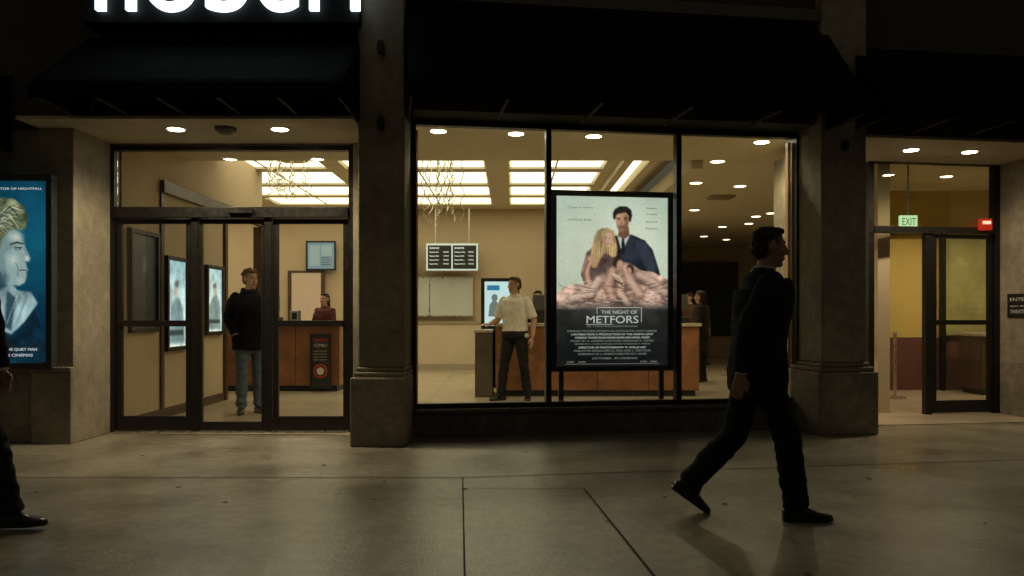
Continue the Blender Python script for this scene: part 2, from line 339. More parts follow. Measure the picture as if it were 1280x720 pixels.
# downlights
def downlight(x,y,z,em,power=0,r=0.075,size=150,col=(1,.83,.54)):
    e=empty('downlight',(x,y,z)); n=24
    V=[];Fc=[]
    for rr,zz in ((r*1.0,z-.001),(r*1.02,z-.012),(r*1.25,z-.010),(r*1.3,z-.001)):
        for i in range(n): V.append((x+rr*math.cos(2*math.pi*i/n),y+rr*math.sin(2*math.pi*i/n),zz))
    for k in range(3):
        for i in range(n): Fc.append((k*n+i,k*n+(i+1)%n,(k+1)*n+(i+1)%n,(k+1)*n+i))
    mobj('trim_ring',V,Fc,MATS.get('trimw') or mat('trimw',(0.7,0.66,0.55),0.4,0),e,smooth=True)
    disc('lens',(x,y,z-.014),r,em,e)
    if power:
        l=bpy.data.lights.new('bulb','SPOT'); l.energy=power; l.spot_size=math.radians(size); l.spot_blend=0.8; l.shadow_soft_size=0.06; l.color=col
        o=bpy.data.objects.new('bulb',l); o.location=(x,y,z-.03); COL.objects.link(o); par(o,e)
for px in (220,350): downlight(S(px,7.62,'A'),7.62,3.0,lamp_e,135)
for px in (548,645,742,952):
    s=S(px,0.48); p=W('B',s,0.48,3.2); downlight(p[0],p[1],3.2,lamp_e,75,r=.08)
for px in (1139,1212):
    s=S(px,0.1); p=W('B',s,0.1,3.08); downlight(p[0],p[1],3.08,lamp_e,75,r=.075)
for px,py in ((897,201),(945,270),(964,266),(880,295),(908,299),(936,279),(903,283),(868,262),(870,228),(925,232)):
    d=2.02/((HOR-py)/F); downlight((px-640)/F*d,d,3.24,lamp_i,90 if py in(201,262,266) else 0,r=.09)
for x,y in ((6.3,11.6),(7.6,11.4)): downlight(x,y,3.24,lamp_i,130,r=.08)
boxes('vestibule_ceiling',[(4.71,8.89,10.3,12.96,3.29,3.33)],ceilm,I)
# ------------------------------------------------------------------ counters
def counter(name,x0,x1,y0,y1,h,m=woodm):
    e=empty(name,((x0+x1)/2,(y0+y1)/2,0))
    n=max(1,round((x1-x0)/.8)); w=(x1-x0)/n
    boxes('body',[(x0+.02,x1-.02,y0+.02,y1-.02,.09,h-.05)],woodd,e)
    boxes('front_panels',[(x0+i*w+.004,x0+(i+1)*w-.004,y0,y0+.018,.10,h-.052) for i in range(n)]+[(x0,x0+.018,y0+.02,y1,.10,h-.052),(x1-.018,x1,y0+.02,y1,.10,h-.052)],m,e,bevel=.002)
    boxes('kick',[(x0+.05,x1-.05,y0+.05,y1-.05,.008,.089)],blk,e)
    boxes('top',[(x0-.03,x1+.03,y0-.04,y1+.03,h-.049,h)],stone_top,e,bevel=.006)
    return e
counter('concession_counter',-4.85,-2.75,12.75,13.6,1.10)
counter('ticket_counter',-0.25,2.80,11.95,12.75,1.10)
e=empty('counter_end_cabinet',(-.4,12,0)); boxes('cabinet',[(-0.55,-0.29,11.85,12.8,0.01,0.96)],mat('grey_laminate',(0.10,0.075,0.05),.5,.15,8),e,bevel=.004); boxes('cap',[(-0.57,-0.285,11.82,12.82,.962,1.0)],stone_top,e,bevel=.004)
def register(x,y,z,yaw=0):
    e=empty('cash_register',(x,y,z))
    boxes('base',[(x-.18,x+.18,y-.16,y+.16,z,z+.09)],blk,e,bevel=.008)
    boxes('stand',[(x-.03,x+.03,y-.02,y+.02,z+.09,z+.2)],blk,e)
    boxes('monitor',[(x-.17,x+.17,y-.03,y+.01,z+.2,z+.44)],mat('plastic_grey',(.09,.09,.085),.4,.1,8),e,bevel=.008)
register(-4.0,13.2,1.1); register(.5,12.5,1.1); register(2.55,12.4,1.1)
e=empty('napkin_dispenser',(-3.55,13.1,1.1)); boxes('case',[(-3.62,-3.48,13.05,13.2,1.1,1.3)],steel,e,bevel=.01); boxes('slot',[(-3.59,-3.51,13.045,13.049,1.15,1.26)],blk,e)
def sign_board(name,x0,x1,y,z0,z1,bg,fr=.02):
    e=empty(name,((x0+x1)/2,y,z0)); boxes('frame',[(x0,x1,y-.02,y+.02,z0,z0+fr),(x0,x1,y-.02,y+.02,z1-fr,z1),(x0,x0+fr,y-.02,y+.02,z0+fr+.001,z1-fr-.001),(x1-fr,x1,y-.02,y+.02,z0+fr+.001,z1-fr-.001)],blk,e)
    boxes('face',[(x0+fr,x1-fr,y-.008,y+.015,z0+fr,z1-fr)],bg,e); return e
e=sign_board('standing_menu_sign',-3.18,-2.85,12.6,0.06,0.93,mat('chalk_black',(.02,.02,.02),.6,.1,8))
ct=mat('sign_cream',(.6,.55,.42),.6,0); cr=mat('sign_red',(.5,.04,.02),.6,0)
text('lbl1','CINEMA','A',-3.13,12.588,.80,.23,.055,cr,e); text('lbl2','COMBO','A',-3.12,12.588,.72,.21,.05,ct,e)
for r0,mm,yy in ((.11,cr,12.586),(.085,MATS['chalk_black'],12.583),(.06,ct,12.580)):
    V=[(-3.015+r0*math.cos(a*math.pi/12),yy,.34+r0*math.sin(a*math.pi/12)) for a in range(24)]; mobj('roundel',V,[tuple(range(24))],mm,e)
for k in range(4): text('ln%d'%k,'popcorn and drink','A',-3.12,12.588,.64-k*.045,.21,.025,ct,e)
mbw=emis('menu_white',(.9,.95,.85),1.2)
def menu(x0,x1,y,z0,z1):
    e=empty('menu_board',((x0+x1)/2,y,z0))
    boxes('housing',[(x0,x1,y,y+.08,z0,z1)],steel,e,bevel=.008)
    boxes('glow_edge',[(x0+.02,x1-.02,y-.006,y-.001,z0+.02,z1-.02)],emis('menu_edge',(.65,.75,.65),.9),e)
    boxes('hangers',[(x0+.2,x0+.22,y+.03,y+.05,z1,3.56),(x1-.22,x1-.2,y+.03,y+.05,z1,3.56)],steel,e)
    mid=(x0+x1)/2
    for a,b in((x0+.05,mid-.015),(mid+.015,x1-.05)):
        boxes('face',[(a,b,y-.014,y-.008,z0+.05,z1-.05)],blk,e)
        text('head','SHOWS','A',a+.04,y-.018,z1-.13,(b-a)*.4,.04,mbw,e)
        for k in range(4):
            zz=z1-.21-k*.085
            if zz<z0+.08: break
            text('row','Feature %s'%('film title'[:4+k]),'A',a+.04,y-.018,zz,(b-a)*(.3+.15*random.random()),.03,mbw,e)
            text('time','7:%d0 9:%d5'%(k,k),'A',a+(b-a)*.66,y-.018,zz,(b-a)*.22,.03,mbw,e)
menu(-1.87,-.72,17.3,2.17,2.78); menu(-3.15,-2.02,17.3,2.17,2.78)
e=empty('wall_panel',(-1.5,17.6,1.6)); boxes('board',[(-2.75,-.86,17.56,17.62,1.21,2.04)],mat('pale_board',(.50,.52,.48),.5,.06,2),e); boxes('trim',[(-2.8,-.82,17.575,17.625,1.18,1.208),(-2.8,-.82,17.575,17.625,2.042,2.07),(-1.82,-1.80,17.55,17.559,1.21,2.04)],steel,e)
e=sign_board('wall_screen',-4.52,-3.86,17.55,2.2,2.85,emis('screen_pale',(.22,.33,.38),.6),.04); boxes('lines',[(-4.44,-4.22,17.535,17.54,2.30,2.75),(-4.18,-3.95,17.535,17.54,2.52,2.75)],emis('screen_tile',(.34,.44,.44),.6),e); boxes('caption',[(-4.18,-3.97-.04*(k%2),17.535,17.54,2.32+k*.05,2.335+k*.05) for k in range(4)],MATS['plastic_grey'],e)
e=empty('ticket_kiosk',(-.25,12.3,1)); boxes('housing',[(-.50,.12,12.86,12.98,.05,1.82)],blk,e,bevel=.01); boxes('screen',[(-.44,.06,12.845,12.858,1.05,1.76)],emis('kiosk_screen',(.55,.74,.80),1.0),e)
boxes('graphic',[(-.40,-.2,12.838,12.844,1.62,1.70)],emis('kiosk_blue',(.03,.2,.4),.9),e)
V=[(-.28+.05*math.cos(a*math.pi/10),12.837,1.50+.06*math.sin(a*math.pi/10)) for a in range(20)]; mobj('figure',V,[tuple(range(20))],emis('kiosk_fig',(.20,.25,.27),.7),e)
mobj('figure_body',[(-.38,12.837,1.2),(-.17,12.837,1.2),(-.20,12.837,1.40),(-.26,12.837,1.45),(-.31,12.837,1.45),(-.36,12.837,1.39)],[(0,1,2,3,4,5)],MATS['kiosk_fig'],e)
# exit sign, fire alarm, wall sign, stanchion
ex=W('B',R(1159),td+.35,0); e=empty('exit_sign',(ex[0],ex[1],2.4))
zx=Z(277,ex[1])
boxes('box',[(ex[0]-.11,ex[0]+.11,ex[1],ex[1]+.05,zx-.08,zx+.08)],emis('exit_box',(.62,.85,.50),.9),e,bevel=.004); text('t','EXIT','A',ex[0]-.085,ex[1]-.004,zx-.045,.17,.09,emis('exit_letters',(.0,.22,.05),.5),e)
boxes('rod',[(ex[0]-.01,ex[0]+.01,ex[1]+.02,ex[1]+.03,zx+.08,3.2)],steel,e)
ex=W('B',R(1224),td-.075,0); zx=Z(281,ex[1]); e=empty('fire_alarm',(ex[0],ex[1],zx))
boxes('body',[(ex[0]-.075,ex[0]+.075,ex[1]-.06,ex[1],zx-.07,zx+.07)],emis('alarm_red',(.6,.03,.01),.5),e,bevel=.008); boxes('strobe',[(ex[0]-.05,ex[0]+.05,ex[1]-.075,ex[1]-.061,zx-.0,zx+.04)],emis('alarm_w',(1,.6,.4),1.1),e,bevel=.004)
def Tt(px,s):
    u=(px-640)/F; return (OX+s*EX-u*(OY+s*EY))/(EY+u*EX)
sp=rW0-.012; t1=Tt(1259,sp); t0=t1-.42; dz=D(rW0,(t0+t1)/2)
e=empty('wall_plaque',W('B',sp,t0,1.3)); za,zb=Z(397,dz),Z(367,dz)
boxes('plate',[(sp,sp+.011,t0,t1,za,zb)],blk,e,'B',bevel=.002)
pw_=mat('plaque_w',(.6,.6,.55),.5,0)
for k,(s_,hh) in enumerate((('THEATRE',.045),('open daily',.025),('ENTER',.04))): text('l%d'%k,s_,'B',sp-.004,t1-.05,za+.05+k*.075,.28,hh,pw_,e,rotz=TH-math.pi/2)
def stanchion(x,y):
    e=empty('stanchion',(x,y,0)); cyl('base',(x,y,.011),.15,.02,steel,e); cyl('post',(x,y,.031),.022,.90,steel,e); cyl('cap',(x,y,.931),.035,.05,steel,e,r2=.02)
stanchion(5.6,11.7)
counter('side_counter',7.1,8.6,12.1,12.7,.95,woodd)
def chandelier(cx,cy,ztop,zbot,w,n):
    e=empty('hanging_light_sculpture',(cx,cy,ztop)); cm=mat('chand_metal',(.75,.68,.5),.3,0,metal=.7)
    for k in range(n):
        c=bpy.data.curves.new('wire','CURVE'); c.dimensions='3D'; c.bevel_depth=.007
        sp=c.splines.new('NURBS'); x=cx+(random.random()-.5)*w; y=cy+(random.random()-.5)*w; zb=zbot+random.random()*.35; m=14
        sp.points.add(m-1); ph=random.random()*6; am=.03+.04*random.random()
        for i in range(m):
            f=i/(m-1); z=ztop+(zb-ztop)*f; a=am*min(1,f*2)
            sp.points[i].co=(x+a*math.sin(ph+i*1.7),y+a*math.cos(ph*1.3+i*1.5),z,1)
        sp.use_endpoint_u=True; sp.order_u=3
        c.materials.append(cm); o=bpy.data.objects.new('wire_%d'%k,c); COL.objects.link(o); par(o,e)
    cyl('canopy_plate',(cx,cy,ztop-.02),w*.35,.02,steel,e)
chandelier(-1.02,11.6,3.56,2.45,.62,14); chandelier(-3.3,12.0,3.56,2.85,.7,14)
# ------------------------------------------------------------------ posters
class Canvas:
    def __init__(s,w,h,top,bot):
        s.w,s.h=w,h; v=np.linspace(0,1,h)[:,None,None]; s.c=np.array(top,float)[None,None]*(1-v)+np.array(bot,float)[None,None]*v; s.c=np.repeat(s.c,w,1)
        s.U,s.V=np.meshgrid(np.linspace(0,1,w),np.linspace(0,1,h)); s.asp=h/w
    def put(s,m,col): m=np.clip(m,0,1)[...,None]; s.c=s.c*(1-m)+np.array(col,float)*m
    def ell(s,cx,cy,rx,ry,col,soft=.15,ang=0,a=1):
        x=(s.U-cx); y=(s.V-cy)*s.asp; ry=ry*s.asp; c,n=math.cos(ang),math.sin(ang)
        X_=x*c+y*n; Y_=-x*n+y*c; d=np.sqrt((X_/rx)**2+(Y_/ry)**2); s.put(np.clip((1-d)/soft,0,1)*a,col)
    def mask(s,pts,blur=1):
        n=len(pts); ins=np.zeros(s.U.shape,bool)
        for i in range(n):
            x1,y1=pts[i]; x2,y2=pts[(i+1)%n]
            if y1==y2: continue
            c=((s.V>min(y1,y2))&(s.V<=max(y1,y2)))&(s.U<(s.V-y1)*(x2-x1)/(y2-y1)+x1); ins^=c
        m=ins.astype(float)
        for _ in range(blur): m=(m+np.roll(m,1,0)+np.roll(m,-1,0)+np.roll(m,1,1)+np.roll(m,-1,1))/5
        return m
    def poly(s,pts,col,a=1,blur=1): s.put(s.mask(pts,blur)*a,col)
    def stroke(s,pts,w,col,a=1):
        for (x1,y1),(x2,y2) in zip(pts[:-1],pts[1:]):
            dx,dy=x2-x1,(y2-y1)*s.asp; L2=dx*dx+dy*dy+1e-9
            t=np.clip(((s.U-x1)*dx+(s.V-y1)*s.asp*dy)/L2,0,1)
            d=np.hypot(s.U-x1-t*dx,(s.V-y1)*s.asp-t*dy); s.put((1-d/w)*1.6*a,col)
    def fbm(s,cells,stretch=1,octs=4):
        o=np.zeros((s.h,s.w)); amp=1
        for k in range(octs):
            gx=max(2,int(cells*2**k)); gy=max(2,int(cells*s.asp*stretch*2**k)); g=rng.uniform(-1,1,(gy+2,gx+2))
            y=s.V*gy; x=s.U*gx; yi=y.astype(int); xi=x.astype(int); fy=y-yi; fx=x-xi; fy=fy*fy*(3-2*fy); fx=fx*fx*(3-2*fx)
            o+=amp*((g[yi,xi]*(1-fx)+g[yi,xi+1]*fx)*(1-fy)+(g[yi+1,xi]*(1-fx)+g[yi+1,xi+1]*fx)*fy); amp*=.55
        return o
    def shade(s,m,amp,cells=6,stretch=1): s.c*=(1+amp*(s.fbm(cells,stretch)*m))[...,None]
    def grain(s,a): s.c=np.clip(s.c+rng.normal(0,a,s.c.shape[:2])[...,None],0,255)
def poster_mesh(name,cv,fr,s0,s1,t,z0,z1,strength,parent,const_s=None):
    w,h=cv.w,cv.h; V=[]
    for j in range(h):
        z=z1+(z0-z1)*j/(h-1)
        for i in range(w):
            q=s0+(s1-s0)*i/(w-1)
            V.append(W(fr,q,t,z) if const_s is None else (const_s,q,z))
    Fc=[(j*w+i,(j+1)*w+i,(j+1)*w+i+1,j*w+i+1) for j in range(h-1) for i in range(w-1)]
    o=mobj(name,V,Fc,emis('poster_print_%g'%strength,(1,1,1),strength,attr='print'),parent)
    me=o.data; at=me.color_attributes.new('print','FLOAT_COLOR','POINT')
    c=np.clip(cv.c,0,255)/255; l=np.where(c<=.04045,c/12.92,((c+.055)/1.055)**2.4)
    at.data.foreach_set('color',np.concatenate([l,np.ones((h,w,1))],2).reshape(-1).astype(np.float32)); return o
# main poster ---------------------------------------------------------
cv=Canvas(200,306,(186,200,186),(200,202,184))
sk=(190,142,114); skd=(112,76,60)
cv.ell(.55,.33,.62,.36,(232,234,216),1.0,a=.85); cv.shade(np.ones_like(cv.U),.035,3)
fade=np.clip((cv.V-.56)/.16,0,1); cv.c=cv.c*(1-fade[...,None])+np.array((52,56,56))*fade[...,None]
fade=np.clip((cv.V-.68)/.20,0,1); cv.c=cv.c*(1-fade[...,None])+np.array((20,23,24))*fade[...,None]
suit=[(.46,.27),(.52,.235),(.585,.218),(.68,.225),(.79,.255),(.86,.31),(.90,.39),(.93,.46),(.90,.54),(.50,.56),(.45,.40)]
cv.poly(suit,(30,35,46)); cv.shade(cv.mask(suit),.55,7,.6)
cv.poly([(.70,.25),(.80,.275),(.87,.36),(.89,.45),(.82,.46),(.75,.34)],(58,66,80),.6,5)
cv.poly([(.54,.228),(.585,.33),(.66,.222)],(196,196,188)); cv.poly([(.585,.245),(.575,.33),(.60,.35),(.615,.33),(.605,.245)],(26,26,34))
cv.poly([(.53,.225),(.50,.25),(.57,.36),(.575,.33)],(16,18,26)); cv.poly([(.665,.218),(.70,.25),(.60,.37),(.60,.34)],(44,50,62))
cv.poly([(.560,.175),(.642,.175),(.655,.228),(.60,.25),(.55,.232)],skd,1,2)
face=[(.527,.118),(.530,.155),(.545,.185),(.572,.208),(.597,.210),(.625,.190),(.643,.155),(.646,.115),(.60,.09),(.545,.092)]
cv.poly(face,sk,1,2); cv.poly([(.605,.10),(.652,.11),(.648,.155),(.628,.19),(.600,.210),(.603,.165)],skd,.6,6); cv.ell(.56,.118,.03,.018,(216,172,144),.8,a=.7)
cv.poly([(.545,.170),(.565,.166),(.612,.166),(.640,.155),(.630,.188),(.600,.211),(.572,.209),(.548,.19)],(88,64,52),.45,5)
cv.poly([(.508,.130),(.505,.098),(.525,.072),(.57,.056),(.63,.058),(.668,.078),(.675,.112),(.662,.148),(.648,.143),(.645,.112),(.615,.092),(.575,.098),(.54,.102),(.530,.115),(.524,.138)],(26,20,18),1,2)
for k in range(7): cv.stroke([(.53+.018*k,.098-.002*k),(.545+.018*k,.070)],.004,(66,54,48),.6)
cv.stroke([(.540,.127),(.568,.125)],.006,(48,32,26),.9); cv.stroke([(.600,.125),(.630,.128)],.006,(48,32,26),.9); cv.ell(.555,.135,.012,.005,(44,30,26),.7); cv.ell(.615,.136,.012,.005,(44,30,26),.7)
cv.stroke([(.580,.135),(.576,.156),(.588,.159)],.005,(138,92,74),.7); cv.stroke([(.566,.180),(.585,.178),(.603,.181)],.006,(112,60,52),.9)
dress=[(.27,.33),(.36,.285),(.48,.31),(.54,.37),(.55,.47),(.48,.54),(.28,.56),(.22,.46)]
cv.poly(dress,(78,60,58),1,2); cv.shade(cv.mask(dress),.5,8)
hair=[(.36,.21),(.40,.19),(.46,.185),(.51,.205),(.525,.25),(.545,.30),(.54,.35),(.50,.36),(.44,.33),(.40,.36),(.36,.42),(.32,.42),(.30,.38),(.315,.31),(.335,.25)]
cv.poly(hair,(150,122,88),1,2); cv.shade(cv.mask(hair),.35,10,.4)
for k in range(20): cv.stroke([(.36+.008*k,.198),(.33+.011*k+.006*rng.normal(),.27),(.312+.0115*k,.36)],.0035,(88,66,44) if k%2 else (206,182,142),.45)
wf=[(.418,.232),(.426,.268),(.446,.292),(.470,.297),(.492,.278),(.502,.245),(.492,.215),(.45,.208),(.425,.215)]
cv.poly(wf,(208,166,142),1,2); cv.poly([(.418,.235),(.426,.272),(.448,.295),(.446,.26),(.44,.22)],(150,106,84),.6,4)
cv.ell(.446,.243,.010,.004,(60,40,34),.7); cv.ell(.482,.245,.010,.004,(60,40,34),.7)
cv.stroke([(.466,.25),(.467,.263)],.004,(160,112,92),.7); cv.stroke([(.454,.277),(.478,.278)],.005,(150,64,58),.9)
cv.poly([(.40,.21),(.46,.188),(.50,.21),(.46,.212),(.425,.235),(.41,.27)],(176,148,108),1,2)
cv.stroke([(.30,.37),(.26,.44),(.29,.53),(.40,.52)],.042,(196,152,130)); cv.stroke([(.285,.38),(.245,.45),(.275,.54)],.014,(130,88,72),.7)
body=[(0,.585),(.04,.55),(.10,.525),(.18,.515),(.26,.52),(.33,.50),(.40,.45),(.50,.41),(.60,.385),(.68,.40),(.76,.435),(.86,.44),(.93,.465),(1,.49),(1,.64),(.9,.66),(.7,.655),(.5,.665),(.35,.655),(.2,.665),(.08,.67),(0,.655)]
cv.poly(body,(164,134,120),1,2); bm=cv.mask(body,2); cv.shade(bm,.32,7,.5); cv.shade(bm,.25,16,1.4)
def limb(p,w,c,sh=True):
    if sh: cv.stroke([(x+.006,y+.014) for x,y in p],w*1.12,(74,50,46),.7)
    cv.stroke(p,w,c,.95); cv.stroke([(x-.004,y-.006) for x,y in p],w*.5,tuple(min(255,v+22) for v in c),.6)
limb([(.62,.42),(.66,.50),(.74,.57)],.060,(188,148,130)); limb([(.50,.44),(.46,.52),(.50,.60)],.055,(180,140,122))
limb([(.74,.46),(.86,.50),(.97,.56)],.055,(182,148,134)); limb([(.38,.49),(.30,.57),(.14,.60)],.050,(196,164,150)); limb([(.58,.50),(.57,.57),(.64,.63)],.045,(196,158,140))
cv.ell(.545,.385,.052,.040,(52,36,30),.35,ang=.4); cv.ell(.565,.398,.034,.031,(196,152,130),.4,ang=.3); cv.ell(.550,.396,.008,.004,(60,38,32),.7); cv.stroke([(.56,.413),(.575,.412)],.005,(140,70,62),.8)
cv.ell(.66,.425,.042,.036,(70,48,38),.4); cv.ell(.647,.438,.030,.026,(188,144,122),.4)
for k in range(4): limb([(.50+.018*k,.455+.004*k),(.525+.018*k,.485+.006*k)],.011,(212,176,154))
for k in range(110):
    x=rng.uniform(-.02,.98); y=rng.uniform(.565,.655) if rng.random()<.7 else rng.uniform(.50,.57); a=rng.uniform(-.5,.6); L_=rng.uniform(.03,.11)
    c=(222,204,194) if rng.random()<.55 else (84,62,58)
    cv.stroke([(x,y),(x+L_*.5*math.cos(a),y+L_*.3*math.sin(a)),(x+L_,y+L_*.5*math.sin(a))],rng.uniform(.003,.008),c,.45)
fade=np.clip((cv.V-.60)/.075,0,1)**1.3; cv.c=cv.c*(1-fade[...,None]*.92)+np.array((46,46,45))*fade[...,None]*.92
fade=np.clip((cv.V-.70)/.18,0,1); cv.c=cv.c*(1-fade[...,None])+np.array((18,21,22))*fade[...,None]
cv.shade((cv.V>.66).astype(float),.3,5); cv.grain(7)
tp=.22; a,b=S(688,tp),S(842,tp); dp=D((a+b)/2,tp); z0,z1=Z(464,dp),Z(239,dp)
e=empty('movie_poster_lightbox',W('B',(a+b)/2,tp,z0))
boxes('frame',[(a,b,tp-.02,tp+.10,z0,z0+.055),(a,b,tp-.02,tp+.10,z1-.06,z1),(a,a+.065,tp-.02,tp+.10,z0+.056,z1-.061),(b-.065,b,tp-.02,tp+.10,z0+.056,z1-.061)],blk,e,'B',bevel=.006)
boxes('back_box',[(a+.02,b-.02,tp+.06,tp+.09,z0+.02,z1-.02)],blk,e,'B')
boxes('stand_posts',[(a+.1,a+.15,tp+.03,tp+.07,.008,z0-.001),(b-.15,b-.1,tp+.03,tp+.07,.008,z0-.001)],blk,e,'B')
pa,pb,pz0,pz1=a+.06,b-.06,z0+.05,z1-.055
poster_mesh('print',cv,'B',pa,pb,tp+.01,pz0,pz1,1.0,e)
pt=emis('poster_text_white',(.85,.88,.85),.62); ptg=emis('poster_text_grey',(.5,.53,.52),.42); ptd=emis('poster_text_dark',(.08,.08,.08),.4)
pw=pb-pa; ph=pz1-pz0; PT=tp+.006
PX=lambda u:pa+u*pw
PZ=lambda v:pz1-v*ph
text('names_l','Tagore  Malen','B',PX(.11),PT,PZ(.075),pw*.22,.018,ptd,e); text('names_l2','and Kirsten Burke','B',PX(.11),PT,PZ(.145),pw*.20,.018,ptd,e)
for k,(v,n) in enumerate(((.07,'Vadam'),(.105,'Castle'),(.15,'Samuel'),(.19,'Roberts'))): text('names_r%d'%k,n,'B',PX(.80),PT,PZ(v),pw*.10,.018,ptd,e)
text('title1','THE NIGHT OF','B',PX(.56),PT,PZ(.690),pw*.32,.036,pt,e,'C')
text('title2','METFORS','B',PX(.5),PT,PZ(.745),pw*.46,.078,pt,e,'C')
text('tag','IN THEATRES EVERYWHERE','B',PX(.5),PT,PZ(.768),pw*.45,.016,ptg,e,'C')
boxes('title_rule',[(PX(.36),PX(.76),PT-.001,PT+.001,PZ(.655),PZ(.652)),(PX(.36),PX(.364),PT-.001,PT+.001,PZ(.69),PZ(.656)),(PX(.756),PX(.76),PT-.001,PT+.001,PZ(.74),PZ(.656)),(PX(.26),PX(.50),PT-.001,PT+.001,PZ(.7535),PZ(.751))],pt,e,'B')
cr_l=['MERIDIAN PICTURES presents in association with HARBOR','LANTERN FILMS a production of the NORTH UNIT','starring TAGORE MALEN KIRSTEN BURKE and SAMUEL VADAM','music by A. LINDEN costume designer R. OSTER','edited by J. CASTLE production designer P. WREN','director of photography M. HOLLIS asc','executive producers D. FINN and L. GRAYSON','screenplay by C. ROBERTS directed by S. ADLER']
for k,l in enumerate(cr_l): text('credit%d'%k,l.upper(),'B',PX(.5),PT,PZ(.797+k*.0192),pw*(.80-.05*(k%3)-.02*k),.020,pt if k in(1,2,5) else ptg,e,'C')
text('date','OCTOBER  IN CINEMAS','B',PX(.52),PT,PZ(.957),pw*.40,.020,ptg,e,'C')
for u in (.10,.20,.75,.84): text('logo','MPF','B',PX(u),PT,PZ(.978),pw*.06,.018,ptg,e)
boxes('bottom_bar',[(PX(.08),PX(.92),PT-.001,PT+.001,PZ(.985),PZ(.983))],ptg,e,'B')
# left lightbox ---------------------------------------------------------
cv=Canvas(200,330,(6,66,90),(3,34,56))
cv.ell(.85,.35,.5,.45,(16,112,140),1.0,a=.8); cv.shade(np.ones_like(cv.U),.12,3)
coat=[(0,.70),(.30,.62),(.55,.60),(.70,.62),(.86,.70),(.95,.82),(1,1),(0,1)]
cv.poly(coat,(10,44,62),1,3); cv.shade(cv.mask(coat),.4,6)
col_=[(.50,.56),(.64,.55),(.72,.60),(.84,.61),(.90,.67),(.78,.77),(.66,.84),(.50,.80)]
cv.poly(col_,(150,180,184),1,3); cv.shade(cv.mask(col_),.3,9,.5); cv.poly([(.62,.60),(.70,.64),(.66,.82),(.60,.80)],(40,72,86),.9,5)
for k in range(5): cv.stroke([(.71+.03*k,.63),(.62+.03*k,.78)],.006,(66,104,116) if k%2 else (206,222,218),.4)
cv.ell(.56,.37,.235,.150,(120,148,150),.15); cv.ell(.62,.46,.185,.125,(124,150,150),.18)
cv.poly([(.76,.33),(.79,.37),(.835,.425),(.825,.442),(.795,.448),(.80,.475),(.812,.49),(.797,.505),(.802,.52),(.785,.555),(.73,.575),(.62,.57),(.6,.4)],(150,176,172),1,3)
cv.ell(.70,.31,.10,.045,(216,226,212),.9,a=.8); cv.ell(.68,.435,.07,.045,(208,220,208),1.0,a=.85); cv.ell(.745,.55,.045,.024,(196,210,200),.9,a=.7); cv.ell(.80,.425,.022,.02,(222,230,220),.8,a=.8)
cv.poly([(.34,.38),(.50,.42),(.56,.50),(.62,.575),(.50,.62),(.32,.60)],(24,58,74),.75,12); cv.ell(.60,.53,.06,.05,(52,84,94),1,a=.7)
cv.stroke([(.655,.348),(.71,.338),(.765,.346)],.012,(50,60,54),.8); cv.ell(.722,.372,.040,.013,(52,80,88),.9); cv.ell(.726,.373,.018,.006,(196,206,200),.6); cv.ell(.732,.373,.008,.006,(14,26,30),.5); cv.stroke([(.69,.366),(.76,.366)],.005,(20,34,38),.8)
cv.stroke([(.775,.37),(.80,.41)],.007,(96,128,130),.7); cv.ell(.797,.446,.016,.006,(30,52,60),.8); cv.stroke([(.735,.492),(.77,.488),(.802,.492)],.007,(64,62,66),.9); cv.ell(.77,.507,.022,.006,(170,160,156),.8,a=.7); cv.stroke([(.70,.45),(.722,.48),(.715,.52)],.008,(92,120,122),.6)
cv.ell(.505,.42,.034,.034,(112,138,138),.5); cv.ell(.508,.42,.016,.020,(44,70,80),.7)
hair=[(.20,.35),(.25,.22),(.38,.13),(.54,.095),(.68,.10),(.77,.14),(.81,.20),(.79,.26),(.75,.275),(.70,.26),(.64,.275),(.58,.32),(.55,.385),(.50,.375),(.46,.45),(.38,.50),(.22,.52)]
cv.poly(hair,(104,112,84),1,3); cv.shade(cv.mask(hair,2),.4,10)
for k in range(70):
    u=rng.uniform(0,1); c=(214,218,182) if rng.random()<.45 else (36,54,50)
    cv.stroke([(.28+.30*u,.40-.22*u),(.40+.28*u,.27-.13*u+.02*rng.normal()),(.55+.23*u,.26-.06*u+.03*rng.normal())],.004,c,.5)
cv.grain(7)
a,b=S(-78,7.6,'A'),-4.315; z0,z1=Z(461,7.6),Z(220,7.6)
e=empty('movie_poster_lightbox',((a+b)/2,7.6,z0))
boxes('frame',[(a,b,7.50,7.598,z0,z0+.06),(a,b,7.50,7.598,z1-.06,z1),(a,a+.06,7.50,7.598,z0+.061,z1-.061),(b-.06,b,7.50,7.598,z0+.061,z1-.061)],mat('frame_grey',(.06,.07,.07),.4,.1,8,metal=.4),e,bevel=.006)
poster_mesh('print',cv,'A',a+.05,b-.05,7.54,z0+.05,z1-.05,.8,e)
text('t1','FROM THE DIRECTOR OF NIGHTFALL','A',b-.85,7.535,z1-.14,.74,.020,pt,e); text('t2','THE QUIET MAN','A',b-.46,7.535,z0+.17,.30,.030,pt,e); text('t3','IN CINEMAS','A',b-.46,7.535,z0+.12,.26,.026,pt,e)
